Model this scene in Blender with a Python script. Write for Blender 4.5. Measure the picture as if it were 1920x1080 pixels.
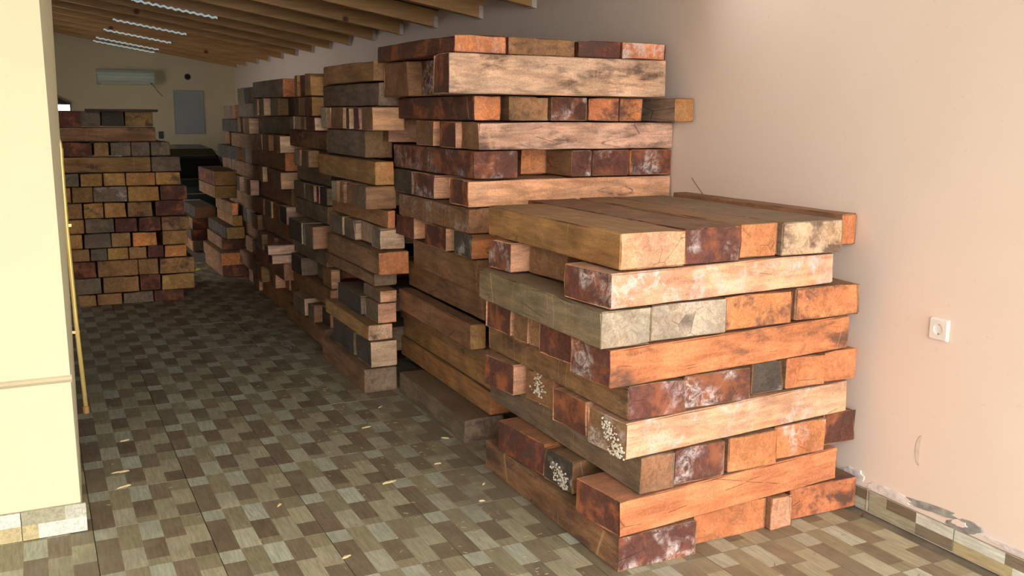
import bpy, math, random
from mathutils import Vector, noise, Matrix
random.seed(3)
for o in list(bpy.data.objects): bpy.data.objects.remove(o)
S=bpy.context.scene; COL=S.collection
# ------------------------------------------------------------------ camera
cam=bpy.data.cameras.new('camera'); co=bpy.data.objects.new('camera',cam); COL.objects.link(co)
cam.sensor_width=36; cam.lens=1784.1*36/1920; cam.clip_end=200
YAW,PIT,ROL=.46514,.180536,-.0083790
cy,sy=math.cos(YAW),math.sin(YAW); cp,sp=math.cos(PIT),math.sin(PIT); cr,sr=math.cos(ROL),math.sin(ROL)
f=Vector((sy,cy,0)); r=Vector((cy,-sy,0)); u=Vector((0,0,1))
f2=cp*f-sp*u; d=-(sp*f+cp*u); r3=cr*r+sr*d; d3=-sr*r+cr*d
co.matrix_world=Matrix((( r3.x,-d3.x,-f2.x,0),(r3.y,-d3.y,-f2.y,0),(r3.z,-d3.z,-f2.z,1.6),(0,0,0,1)))
S.camera=co
# ------------------------------------------------------------------ light
w=bpy.data.worlds.new('sky'); S.world=w; w.use_nodes=True
wb=w.node_tree.nodes['Background']; wb.inputs[0].default_value=(1.0,.97,.92,1); wb.inputs[1].default_value=1.75
S.view_settings.view_transform='Standard'; S.view_settings.look='None'; S.view_settings.gamma=1; S.view_settings.use_curve_mapping=False
S.view_settings.exposure=2.2
S.cycles.max_bounces=10; S.cycles.diffuse_bounces=6
# ------------------------------------------------------------------ materials
def mat(name,col,rough=.7,metal=0,emit=None,bump=0,bscale=40,var=0,vscale=3):
    m=bpy.data.materials.new(name); m.use_nodes=True; nt=m.node_tree; b=nt.nodes['Principled BSDF']
    b.inputs['Base Color'].default_value=(*col,1); b.inputs['Roughness'].default_value=rough; b.inputs['Metallic'].default_value=metal
    if emit: b.inputs['Emission Color'].default_value=(*emit[0],1); b.inputs['Emission Strength'].default_value=emit[1]
    g=nt.nodes.new('ShaderNodeNewGeometry')
    if var:
        n=nt.nodes.new('ShaderNodeTexNoise'); n.inputs['Scale'].default_value=vscale; n.inputs['Detail'].default_value=6; nt.links.new(g.outputs['Position'],n.inputs['Vector'])
        r_=nt.nodes.new('ShaderNodeMapRange'); r_.inputs[1].default_value=.3; r_.inputs[2].default_value=.7; r_.inputs[3].default_value=1-var; r_.inputs[4].default_value=1+var
        nt.links.new(n.outputs[0],r_.inputs[0])
        v=nt.nodes.new('ShaderNodeVectorMath'); v.operation='SCALE'; v.inputs[0].default_value=col; nt.links.new(r_.outputs[0],v.inputs['Scale']); nt.links.new(v.outputs[0],b.inputs['Base Color'])
    if bump:
        n=nt.nodes.new('ShaderNodeTexNoise'); n.inputs['Scale'].default_value=bscale; n.inputs['Detail'].default_value=5; nt.links.new(g.outputs['Position'],n.inputs['Vector'])
        bp=nt.nodes.new('ShaderNodeBump'); bp.inputs['Strength'].default_value=bump; bp.inputs['Distance'].default_value=.01
        nt.links.new(n.outputs[0],bp.inputs['Height']); nt.links.new(bp.outputs[0],b.inputs['Normal'])
    return m
class NT:
    def __init__(s,m): s.t=m.node_tree; s.b=s.t.nodes['Principled BSDF']
    def n(s,ty,**k):
        x=s.t.nodes.new(ty)
        for a,v in k.items(): setattr(x,a,v)
        return x
    def l(s,a,b): s.t.links.new(a,b)
    def noise(s,vec,scale,detail=4,rough=.55,dist=0):
        n=s.n('ShaderNodeTexNoise'); n.inputs['Scale'].default_value=scale; n.inputs['Detail'].default_value=detail; n.inputs['Roughness'].default_value=rough; n.inputs['Distortion'].default_value=dist
        s.l(vec,n.inputs['Vector']); return n.outputs[0]
    def ramp(s,v,a,b,lo=0,hi=1):
        n=s.n('ShaderNodeMapRange'); s.l(v,n.inputs[0]); n.interpolation_type='SMOOTHSTEP'
        for i,x in enumerate((a,b,lo,hi)): 
            if hasattr(x,'links'): s.l(x,n.inputs[i+1])
            else: n.inputs[i+1].default_value=x
        return n.outputs[0]
    def m(s,op,a,b=None):
        n=s.n('ShaderNodeMath',operation=op); n.use_clamp=False
        for i,x in enumerate((a,b)):
            if x is None: continue
            if hasattr(x,'links'): s.l(x,n.inputs[i])
            else: n.inputs[i].default_value=x
        return n.outputs[0]
    def mix(s,fac,a,b,mode='MIX'):
        n=s.n('ShaderNodeMix',data_type='RGBA',blend_type=mode); n.clamp_factor=True
        for i,x in ((0,fac),(6,a),(7,b)):
            if hasattr(x,'links'): s.l(x,n.inputs[i])
            elif i==0: n.inputs[0].default_value=x
            else: n.inputs[i].default_value=(*x,1)
        return n.outputs[2]
def wood_material():
    m=bpy.data.materials.new('rough_sawn_wood'); m.use_nodes=True; N=NT(m)
    tc=N.n('ShaderNodeTexCoord'); oi=N.n('ShaderNodeObjectInfo')
    off=N.n('ShaderNodeVectorMath',operation='SCALE'); cx=N.n('ShaderNodeCombineXYZ')
    N.l(oi.outputs['Random'],cx.inputs[0]); N.l(oi.outputs['Random'],cx.inputs[1]); N.l(oi.outputs['Random'],cx.inputs[2]); N.l(cx.outputs[0],off.inputs[0]); off.inputs['Scale'].default_value=97
    v=N.n('ShaderNodeVectorMath',operation='ADD'); N.l(tc.outputs['Object'],v.inputs[0]); N.l(off.outputs[0],v.inputs[1]); P=v.outputs[0]
    col=N.n('ShaderNodeAttribute',attribute_name='tint'); fx=N.n('ShaderNodeAttribute',attribute_name='marks')
    sep=N.n('ShaderNodeSeparateColor'); N.l(fx.outputs['Color'],sep.inputs[0]); mould,dark,orange=sep.outputs; 
    isend=fx.outputs['Alpha']
    st=N.n('ShaderNodeVectorMath',operation='MULTIPLY'); N.l(P,st.inputs[0]); st.inputs[1].default_value=(.16,1,1)
    gl=N.noise(st.outputs[0],38,6,.65,.4); ge=N.noise(P,26,6,.7,1.2)
    grain=N.n('ShaderNodeMix'); N.l(isend,grain.inputs[0]); N.l(gl,grain.inputs[2]); N.l(ge,grain.inputs[3]); grain=grain.outputs[0]
    g=N.ramp(grain,.3,.7,.74,1.24)
    big=N.ramp(N.noise(P,5,3,.5),.3,.7,.8,1.2)
    c=N.n('ShaderNodeVectorMath',operation='SCALE'); N.l(col.outputs['Color'],c.inputs[0]); N.l(N.m('MULTIPLY',N.m('MULTIPLY',g,big),N.ramp(N.noise(P,150,3,.8),.3,.7,.82,1.18)),c.inputs['Scale']); c=c.outputs[0]
    # warmer / redder drift inside the timber
    c=N.mix(N.m('MULTIPLY',N.ramp(N.noise(P,9,3,.6,.8),.5,.68),.45),c,(.50,.14,.045),'MIX') if False else c
    hue=N.ramp(N.noise(st.outputs[0],9,3,.6,.5),.42,.7); c=N.mix(N.m('MULTIPLY',hue,.35),c,(.95,.72,.5),'MULTIPLY')
    # orange heartwood patches
    op=N.ramp(N.noise(P,9,6,.62,.3),.47,.66); c=N.mix(N.m('MULTIPLY',op,orange),c,(.52,.17,.06))
    # dark stain patches
    st2=N.n('ShaderNodeVectorMath',operation='MULTIPLY'); N.l(P,st2.inputs[0]); st2.inputs[1].default_value=(.45,1,1.3)
    dp=N.ramp(N.noise(st2.outputs[0],8,7,.66,.2),.47,.66); c=N.mix(N.m('MULTIPLY',dp,dark),c,(.085,.052,.042))
    # fine dark cracks and saw kerfs across the length
    sp=N.n('ShaderNodeSeparateXYZ'); N.l(P,sp.inputs[0])
    kx=N.m('ADD',sp.outputs[0],N.m('MULTIPLY',N.noise(P,2.3,1),.22))
    k1=N.n('ShaderNodeTexNoise',noise_dimensions='1D'); k1.inputs['Scale'].default_value=9; k1.inputs['Detail'].default_value=0; N.l(kx,k1.inputs['W'])
    kerf=N.m('SUBTRACT',1.0,N.ramp(N.m('ABSOLUTE',N.m('SUBTRACT',k1.outputs[0],.60)),.0,.012))
    kerf=N.m('MULTIPLY',kerf,N.m('SUBTRACT',1.0,isend))
    kerf=N.m('MULTIPLY',kerf,N.ramp(N.noise(P,4,2),.42,.55)); c=N.mix(N.m('MULTIPLY',kerf,.45),c,(.62,.40,.20))
    ck=N.n('ShaderNodeTexVoronoi',feature='DISTANCE_TO_EDGE'); ck.inputs['Scale'].default_value=9; N.l(st.outputs[0],ck.inputs['Vector'])
    crack=N.m('MULTIPLY',N.m('SUBTRACT',1.0,N.ramp(ck.outputs['Distance'],.0,.012)),N.ramp(N.noise(P,6,2),.55,.62)); c=N.mix(N.m('MULTIPLY',crack,.6),c,(.045,.025,.018))
    # white mould: wispy, broken up
    m1=N.ramp(N.noise(P,7,3,.5,.3),.46,.62); m2=N.ramp(N.noise(P,24,7,.78,.6),.42,.66)
    c=N.mix(N.m('MULTIPLY',N.m('MULTIPLY',m1,m2),mould),c,(.66,.58,.56))
    # dust lying on upward faces
    gm=N.n('ShaderNodeNewGeometry'); sn=N.n('ShaderNodeSeparateXYZ'); N.l(gm.outputs['Normal'],sn.inputs[0])
    up=N.ramp(sn.outputs[2],.6,.95); dust=N.m('MULTIPLY',up,N.ramp(N.noise(P,14,4,.6),.3,.6,.35,.7)); c=N.mix(dust,c,(.20,.135,.085))
    N.l(c,N.b.inputs['Base Color']); N.b.inputs['Roughness'].default_value=.78; N.b.inputs['Specular IOR Level'].default_value=.3
    bp=N.n('ShaderNodeBump'); bp.inputs['Strength'].default_value=.55; bp.inputs['Distance'].default_value=.006
    h=N.m('ADD',N.m('MULTIPLY',grain,.7),N.m('MULTIPLY',N.noise(P,120,4,.7),.5)); h=N.m('SUBTRACT',h,N.m('MULTIPLY',crack,.6)); N.l(h,bp.inputs['Height']); N.l(bp.outputs[0],N.b.inputs['Normal'])
    return m
WOOD=wood_material()
def wall_material(name,base,lo,bump=.15,low=None):
    m=bpy.data.materials.new(name); m.use_nodes=True; N=NT(m)
    g=N.n('ShaderNodeNewGeometry'); P=g.outputs['Position']
    a=N.ramp(N.noise(P,1.1,5,.6),.3,.72); c=N.mix(a,base,lo)
    sp=N.ramp(N.noise(P,33,3,.6),.66,.72); c=N.mix(N.m('MULTIPLY',sp,.15),c,tuple(x*.6 for x in base))
    if low:
        s=N.n('ShaderNodeSeparateXYZ'); N.l(P,s.inputs[0])
        hz=N.m('ADD',s.outputs[2],N.m('MULTIPLY',N.noise(P,6,4,.7),.16)); e=N.ramp(hz,.16,.235,1,0); c=N.mix(N.m('MULTIPLY',e,N.ramp(N.noise(P,25,4,.7),.4,.55)),c,low)
    N.l(c,N.b.inputs['Base Color']); N.b.inputs['Roughness'].default_value=.85
    bp=N.n('ShaderNodeBump'); bp.inputs['Strength'].default_value=bump; bp.inputs['Distance'].default_value=.004; N.l(N.noise(P,60,5,.6),bp.inputs['Height']); N.l(bp.outputs[0],N.b.inputs['Normal'])
    return m
WALL=wall_material('peach_painted_plaster',(.83,.70,.595),(.80,.66,.56),low=(.78,.70,.66))
WALLB=wall_material('cream_painted_plaster',(.66,.56,.36),(.60,.52,.34))
PILM=wall_material('pale_yellow_render',(.74,.70,.48),(.72,.67,.455))
def tile_material():
    m=bpy.data.materials.new('wood_look_ceramic'); m.use_nodes=True; N=NT(m)
    g=N.n('ShaderNodeNewGeometry'); P=g.outputs['Position']; col=N.n('ShaderNodeAttribute',attribute_name='tint')
    s=N.n('ShaderNodeVectorMath',operation='MULTIPLY'); N.l(P,s.inputs[0]); s.inputs[1].default_value=(1,.1,1)
    gr=N.ramp(N.noise(s.outputs[0],85,5,.7,.3),.28,.72,.86,1.42); c=N.n('ShaderNodeVectorMath',operation='SCALE'); N.l(col.outputs['Color'],c.inputs[0]); N.l(gr,c.inputs['Scale']); c=c.outputs[0]
    du=N.ramp(N.noise(P,2.2,6,.65),.42,.7,.08,.5); c=N.mix(du,c,(.29,.27,.185))
    sm=N.ramp(N.noise(P,1.3,5,.7,.5),.53,.66); sx=N.n('ShaderNodeSeparateXYZ'); N.l(P,sx.inputs[0])
    reg=N.m('MULTIPLY',N.ramp(sx.outputs[1],5.6,7.2),N.ramp(sx.outputs[1],10.5,9)); c=N.mix(N.m('MULTIPLY',N.m('MULTIPLY',sm,reg),.75),c,(.05,.04,.028))
    # footprints of dust beside the stacks
    ds=N.m('MULTIPLY',N.ramp(sx.outputs[0],1.25,1.65),N.ramp(N.noise(P,5,4,.6),.35,.6)); ds=N.m('MULTIPLY',ds,N.ramp(sx.outputs[1],2.9,3.4)); c=N.mix(N.m('MULTIPLY',ds,.65),c,(.21,.18,.125))
    N.l(c,N.b.inputs['Base Color']); N.l(N.ramp(N.noise(P,5,5,.6),.3,.7,.42,.75),N.b.inputs['Roughness']); N.b.inputs['Specular IOR Level'].default_value=.35
    bp=N.n('ShaderNodeBump'); bp.inputs['Strength'].default_value=.15; bp.inputs['Distance'].default_value=.003; N.l(N.noise(s.outputs[0],85,5,.7,.3),bp.inputs['Height']); N.l(bp.outputs[0],N.b.inputs['Normal'])
    return m
TILE=tile_material()
GROUT=mat('grey_grout',(.16,.14,.10),.9,var=.3,vscale=8)
def rafter_material():
    m=bpy.data.materials.new('varnished_pine'); m.use_nodes=True; N=NT(m); g=N.n('ShaderNodeNewGeometry'); P=g.outputs['Position']
    s=N.n('ShaderNodeVectorMath',operation='MULTIPLY'); N.l(P,s.inputs[0]); s.inputs[1].default_value=(.25,3,3)
    c=N.mix(N.ramp(N.noise(s.outputs[0],9,5,.6,.5),.3,.7),(.58,.34,.13),(.42,.22,.075))
    k=N.n('ShaderNodeTexVoronoi'); k.inputs['Scale'].default_value=2.2; N.l(P,k.inputs['Vector']); c=N.mix(N.ramp(k.outputs['Distance'],.04,.09,1,0),c,(.13,.045,.015))
    N.l(c,N.b.inputs['Base Color']); N.b.inputs['Roughness'].default_value=.5; return m
PINE=rafter_material(); DECK=mat('dark_roof_boarding',(.10,.06,.03),.8,var=.3,vscale=6)
PLASTER=mat('white_plaster_end',(.62,.56,.52),.9,var=.15,vscale=20)
# ------------------------------------------------------------------ helpers
def link(o,parent=None):
    COL.objects.link(o)
    if parent: o.parent=parent
    return o
def mesh(name,vs,fs,ms,parent=None,mi=None,smooth=False):
    me=bpy.data.meshes.new(name); me.from_pydata([tuple(v) for v in vs],[],fs); 
    for m in (ms if isinstance(ms,(list,tuple)) else [ms]): me.materials.append(m)
    if mi:
        for p,i in zip(me.polygons,mi): p.material_index=i
    if smooth:
        for p in me.polygons: p.use_smooth=True
    me.update(); return link(bpy.data.objects.new(name,me),parent)
def tag(o,label=None,cat=None,group=None,kind=None):
    if label: o['label']=label
    if cat: o['category']=cat
    if group: o['group']=group
    if kind: o['kind']=kind
    return o
class MB:
    def __init__(s): s.v=[]; s.f=[]; s.i=[]
    def box(s,a,b,mi=0,bev=0):
        n=len(s.v); (x0,y0,z0),(x1,y1,z1)=a,b
        if bev:
            e=bev
            for z,k in ((z0,e),(z0+e,0),(z1-e,0),(z1,e)):
                for x,y in ((x0+e,y0+k),(x1-e,y0+k),(x1-k,y0+e),(x1-k,y1-e),(x1-e,y1-k),(x0+e,y1-k),(x0+k,y1-e),(x0+k,y0+e)): s.v.append((x,y,z))
            for L in range(3):
                for j in range(8): s.f.append((n+L*8+j,n+L*8+(j+1)%8,n+L*8+8+(j+1)%8,n+L*8+8+j)); s.i.append(mi)
            s.f.append(tuple(n+7-j for j in range(8))); s.f.append(tuple(n+24+j for j in range(8))); s.i+=[mi,mi]
        else:
            s.v+=[(x0,y0,z0),(x1,y0,z0),(x1,y1,z0),(x0,y1,z0),(x0,y0,z1),(x1,y0,z1),(x1,y1,z1),(x0,y1,z1)]
            for q in ((0,3,2,1),(4,5,6,7),(0,1,5,4),(1,2,6,5),(2,3,7,6),(3,0,4,7)): s.f.append(tuple(n+k for k in q)); s.i.append(mi)
        return s
    def tube(s,pts,r,seg=10,mi=0):
        n=len(s.v); P=[Vector(p) for p in pts]; rs=r if isinstance(r,(list,tuple)) else [r]*len(P); 
        for k,p in enumerate(P):
            t=(P[min(k+1,len(P)-1)]-P[max(k-1,0)]).normalized(); a=Vector((0,0,1)) if abs(t.z)<.9 else Vector((1,0,0)); e1=t.cross(a).normalized(); e2=t.cross(e1)
            for j in range(seg):
                an=2*math.pi*j/seg; s.v.append(tuple(p+rs[k]*(math.cos(an)*e1+math.sin(an)*e2)))
        for k in range(len(P)-1):
            for j in range(seg): s.f.append((n+k*seg+j,n+k*seg+(j+1)%seg,n+(k+1)*seg+(j+1)%seg,n+(k+1)*seg+j)); s.i.append(mi)
        s.f.append(tuple(n+seg-1-j for j in range(seg))); s.f.append(tuple(n+(len(P)-1)*seg+j for j in range(seg))); s.i+=[mi,mi]
        return s
    def prism(s,pts,a,b,axis=1,mi=0):
        # polygon pts (2D) extruded between a and b along axis
        n=len(s.v); k=len(pts)
        for q in (a,b):
            for p in pts: 
                c=list(p); c.insert(axis,q); s.v.append(tuple(c))
        s.f.append(tuple(n+j for j in range(k))); s.f.append(tuple(n+2*k-1-j for j in range(k)))
        for j in range(k): s.f.append((n+j,n+k+j,n+k+(j+1)%k,n+(j+1)%k))
        s.i+=[mi]*(k+2); return s
    def build(s,name,ms,parent=None,smooth=False): return mesh(name,s.v,s.f,ms,parent,s.i,smooth)
def paint(me,name,cols):
    a=me.color_attributes.new(name,'FLOAT_COLOR','CORNER'); buf=[]
    for p,c in zip(me.polygons,cols): buf+=list(c)*p.loop_total
    a.data.foreach_set('color',buf)
def empty(name,loc):
    o=bpy.data.objects.new(name,None); o.location=loc; return link(o)
# ------------------------------------------------------------------ the room
floor=MB().box((-6,-4,-.06),(3.1,16.1,-.010)).build('floor',GROUT); tag(floor,kind='structure')
TS=.40123; TX,TY=.508256,4.21032
LT=(.40,.40,.30); DK=(.15,.115,.075); OL=(.25,.225,.14); TN=(.335,.315,.215); BR=(.19,.15,.10); GY=(.38,.40,.32)
PAT=[[(0,.25,GY),(.25,1,DK)],[(0,.57,OL),(.57,1,LT)],[(0,.42,GY),(.42,.86,DK),(.86,1,OL)],[(0,.47,BR),(.47,1,TN)],[(0,.28,OL),(.28,.69,TN),(.69,1,DK)]]
def tile_mesh(seed):
    rr=random.Random(seed); vs=[];fs=[];cs=[]; g=.0016; H=.009; w_=TS-2*g
    vs+=[(g,-g,0),(g+w_,-g,0),(g+w_,-g-w_,0),(g,-g-w_,0),(g,-g,-H),(g+w_,-g,-H),(g+w_,-g-w_,-H),(g,-g-w_,-H)]
    for q in ((0,1,5,4),(1,2,6,5),(2,3,7,6),(3,0,4,7)): fs.append(q); cs.append((.2,.18,.13,1))
    for c in range(5):
        for a,b,k in PAT[c]:
            n=len(vs); x0=g+w_*c/5; x1=g+w_*(c+1)/5; y0=-g-w_*a; y1=-g-w_*b
            vs+=[(x0,y0,0),(x0,y1,0),(x1,y1,0),(x1,y0,0)]; fs.append((n,n+1,n+2,n+3)); j=rr.uniform(.9,1.1); cs.append((k[0]*j,k[1]*j,k[2]*j,1))
    me=bpy.data.meshes.new('floor_tile'); me.from_pydata(vs,[],fs); me.materials.append(TILE); paint(me,'tint',cs); me.update(); return me
TM=[tile_mesh(s) for s in range(4)]
def put_tile(i,j):
    x=TX+i*TS; y=TY-j*TS
    o=bpy.data.objects.new('floor_tile',TM[(i*7+j*3)%4]); o.location=(x,y,random.uniform(-.0008,.0004)); o.rotation_euler=(random.uniform(-.0012,.0012),random.uniform(-.0012,.0012),0); link(o,floor)
for j in range(-16,6):
    for i in range(-2,6):
        x=TX+i*TS; y=TY-j*TS
        if y-TS<1.75 and False: continue
        if y>3.9 and x<-.4: continue
        if x>1.75 and 3.6<y and i<6 and x>2.2: continue
        put_tile(i,j)
for j in (1,2,3): 
    for i in (-4,-3):
        put_tile(i,j)
# paving outside, in front of the garage
gr=MB().box((-9,-9,-.1),(9,1.7,-.062)).build('ground',mat('outside_paving',(.42,.39,.33),.9,var=.1)); tag(gr,kind='structure')
wr=MB().box((2.99,-1.0,-.05),(3.2,16.1,4.2)).build('wall_right',WALL); tag(wr,kind='structure')
wk=MB().box((-2.2,15.9,-.05),(2.99,16.1,3.6)).build('wall_back',WALLB); tag(wk,kind='structure')
mb=MB(); mb.box((-2.0,4.46,-.05),(-1.85,11.2,3.2)).box((-2.0,12.8,-.05),(-1.85,15.9,3.2)).box((-2.0,11.2,2.1),(-1.85,12.8,3.2))  # unseen left wall, added with an opening to let daylight reach the back
wl=mb.build('added_wall_left',WALLB); tag(wl,kind='structure')
# front wall ending in the pale yellow corner, reveal leaning slightly
mb=MB(); x0=-2.0
pts_b=[(x0,3.84),(.072,3.84),(.094,4.45),(x0,4.45)]; pts_t=[(x0,3.84),(.058,3.84),(.128,4.45),(x0,4.45)]
mb.v=[(x,y,0) for x,y in pts_b]+[(x,y,2.9) for x,y in pts_t]; mb.f=[(3,2,1,0),(4,5,6,7),(0,1,5,4),(1,2,6,5),(2,3,7,6),(3,0,4,7)]; mb.i=[0]*6
wf=mb.build('wall_front',PILM); tag(wf,kind='structure')
lb=MB(); lb.prism([(3.841,.592),(3.841,.622),(3.832,.616),(3.830,.606)],-2.0,.074,0); led=lb.build('plaster_ledge',wall_material('stained_plaster_edge',(.62,.54,.36),(.5,.42,.28)),wf); 
wg=MB().box((-2.2,-2.5,-.05),(-2.0,4.45,3.0)).build('added_wing_wall',mat('added_wing_grey',(.5,.48,.45),.9)); tag(wg,kind='structure')  # unseen wing wall, added to keep light off the left-facing timber sides
# baseboards
def strip_tile(name,parent,org,du,dv,w_,cells,th,normal):
    """flat skirting piece: cells (u0,u1,v0,v1,colour); org + u*du + v*dv, thickness th along normal"""
    vs=[];fs=[];cs=[]; O=Vector(org); du=Vector(du); dv=Vector(dv); nn=Vector(normal)
    us=min(c[0] for c in cells),max(c[1] for c in cells); vv=min(c[2] for c in cells),max(c[3] for c in cells)
    q=[O+du*a+dv*b for a,b in ((us[0],vv[0]),(us[1],vv[0]),(us[1],vv[1]),(us[0],vv[1]))]
    vs+=[p for p in q]+[p+nn*th for p in q]
    for k in range(4): fs.append((k,(k+1)%4,4+(k+1)%4,4+k)); cs.append((.4,.36,.28,1))
    for a,b,c0,c1,k in cells:
        n=len(vs); vs+=[O+du*a+dv*c0+nn*th,O+du*b+dv*c0+nn*th,O+du*b+dv*c1+nn*th,O+du*a+dv*c1+nn*th]; fs.append((n,n+1,n+2,n+3)); cs.append((*k,1))
    o=mesh(name,vs,fs,TILE,parent); paint(o.data,'tint',cs); return o
bbr=MB().box((2.984,1.0,0),(2.99,4.2,.088)).build('baseboard_right',GROUT); tag(bbr,kind='structure')
# seams along the wall (y) measured from the photograph
WHT=(.62,.64,.56); OLV=(.46,.38,.2)
for y0,y1,low,up in [(2.645,3.04,[(0,1,LT)],[(0,.2,DK),(.2,1,TN)]),(2.238,2.641,[(0,.42,BR),(.42,1,TN)],[(0,.42,WHT),(.42,.78,DK),(.78,1,TN)]),(1.83,2.234,[(0,.40,WHT),(.40,1,OLV)],[(0,.48,BR),(.48,1,WHT)]),(1.42,1.826,[(0,.4,DK),(.4,1,TN)],[(0,.5,WHT),(.5,1,BR)])]:
    L=y1-y0; cells=[(a*L,b*L,0,.045,c) for a,b,c in low]+[(a*L,b*L,.045,.088,c) for a,b,c in up]
    strip_tile('skirting_tile',bbr,(2.984,y0,.001),(0,1,0),(0,0,1),1,cells,.007,(-1,0,0))
bbf=MB().box((-1.3,3.834,0),(.07,3.84,.11)).build('baseboard_front',GROUT); tag(bbf,kind='structure')
for xs,low,up in [((-.135,.088),[(0,.055,OLV),(.055,.223,WHT)],[(0,.15,TN),(.15,.223,(.5,.5,.4))]),((-.54,-.138),[(0,.1,TN),(.1,.402,OLV)],[(0,.402,WHT)]),((-.95,-.544),[(0,.2,WHT),(.2,.402,TN)],[(0,.402,BR)])]:
    cells=[(a,b,0,.058,c) for a,b,c in low]+[(a,b,.058,.112,c) for a,b,c in up]
    strip_tile('skirting_tile',bbf,(xs[0],3.834,.002),(1,0,0),(0,0,1),1,cells,.012,(0,-1,0))
# peeled plaster above the skirting and the crescent dent
def blob(name,y,z,ly,lz,th,m,seed,ang=0,n=18):
    rr=random.Random(seed); vs=[(2.99-th,y,z)]; 
    for k in range(n):
        a=2*math.pi*k/n; q=rr.uniform(.72,1.12); yy=math.cos(a)*ly*q; zz=math.sin(a)*lz*q
        vs.append((2.99-th,y+yy*math.cos(ang)-zz*math.sin(ang),z+yy*math.sin(ang)+zz*math.cos(ang)))
    m0=len(vs)
    for k in range(n): 
        v=vs[k+1]; vs.append((2.9895,y+(v[1]-y)*1.06,z+(v[2]-z)*1.06))
    fs=[(0,1+(k+1)%n,1+k) for k in range(n)]+[(1+k,1+(k+1)%n,m0+(k+1)%n,m0+k) for k in range(n)]
    return mesh(name,vs,fs,m,wr)
CEM=mat('bare_cement',(.30,.30,.28),.95,var=.35,vscale=30,bump=.5); FLK=mat('flaking_white_plaster',(.74,.68,.64),.95,var=.2,vscale=30,bump=.6)
blob('cement_patch',2.36,.125,.135,.017,.004,CEM,1,-.08); blob('cement_patch',2.20,.112,.075,.026,.004,CEM,2,-.2); blob('plaster_flake',2.225,.118,.035,.013,.008,WALL,3,-.1)
blob('plaster_flake',2.56,.112,.12,.022,.006,FLK,4,.03);  blob('plaster_flake',1.95,.108,.16,.012,.005,FLK,6); blob('plaster_flake',2.74,.125,.06,.03,.006,FLK,8)
vs=[];fs=[]
for k in range(13):
    a=math.pi/2+math.pi*k/12; vs+=[(2.988,2.425-.022*math.cos(a),.333+.058*math.sin(a)),(2.9895,2.425-.005*math.cos(a),.333+.058*math.sin(a)),(2.9892,2.425-.026*math.cos(a),.333+.062*math.sin(a))]
for k in range(12): n=3*k; fs+=[(n,n+1,n+4,n+3),(n+2,n,n+3,n+5)]
mesh('crescent_dent',vs,fs,mat('scuffed_plaster',(.60,.50,.42),.9,var=.15,vscale=30),wr)
MB().tube([(2.988,3.93,1.29),(2.983,3.90,1.27),(2.980,3.87,1.25),(2.984,3.835,1.22),(2.989,3.825,1.19)],.0022,6).build('wall_twig',mat('dark_twig',(.25,.17,.1),.8),wr)  # thin twig sticking to the wall
# roof: sloping boarding on pine rafters
SL=.165
def zr(x): return 2.28+SL*(2.99-x)
def slope_box(name,y0,y1,xa,xb,lo,hi,m,parent=None):
    vs=[]; 
    for y in (y0,y1):
        vs+=[(xa,y,zr(xa)+lo),(xb,y,zr(xb)+lo),(xb,y,zr(xb)+hi),(xa,y,zr(xa)+hi)]
    return mesh(name,vs,[(0,1,2,3),(7,6,5,4),(0,4,5,1),(1,5,6,2),(2,6,7,3),(3,7,4,0)],m,parent)
ceil=slope_box('ceiling',3.9,16.1,-2.0,3.1,.13,.2,DECK); tag(ceil,kind='structure')
yr=[4.05,4.85,5.64,6.46,7.32,8.12,8.87,9.63,10.33,11.06,11.8,12.55,13.3,14.05,14.8,15.5]
for k,y in enumerate(yr):
    ra=slope_box('rafter',y,y+.075,-1.98,2.99,0,.129,PINE,ceil)
    slope_box('plaster_end',y-.004,y+.079,2.955,2.989,-.004,.085,PLASTER,ra)
wo=bpy.data.objects
LITE=mat('translucent_corrugated_sheet',(.5,.6,.6),.4,emit=((.8,.97,1.0),.06))
for k,i in enumerate((7,10,12,14,15)):
    y=yr[i]+.02; xa,xb=.92,1.68+.02*k; vs=[];fs=[]; n=46
    for q in range(n+1):
        x=xa+(xb-xa)*q/n; dz=.007*math.sin(q*math.pi*2/4)
        for yy,zz in ((y,-.026),(y+.02,-.026),(y+.02,-.008),(y,-.008)): vs.append((x,yy,zr(x)+zz+dz))
    for q in range(n):
        for e in range(4): a=4*q+e; b=4*q+(e+1)%4; fs.append((a,b,b+4,a+4))
    fs+=[(3,2,1,0),(4*n,4*n+1,4*n+2,4*n+3)]
    o=mesh('light_strip',vs,fs,LITE); W5=['nearest and longest of the row','second from the front','third from the front','fourth from the front','last and dimmest, by the back wall'][k]
    tag(o,'thin bright corrugated light strip under the roof rafters, '+W5,'light','light strips under the roof')
# unseen canopy over the forecourt, added to block light from high sky
cn=MB().box((-2.0,-.6,3.0),(3.0,3.9,3.15)).build('added_canopy',mat('added_canopy_soffit',(.6,.5,.4),.9)); cn.name='sky_block_canopy'; tag(cn,kind='structure')
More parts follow.
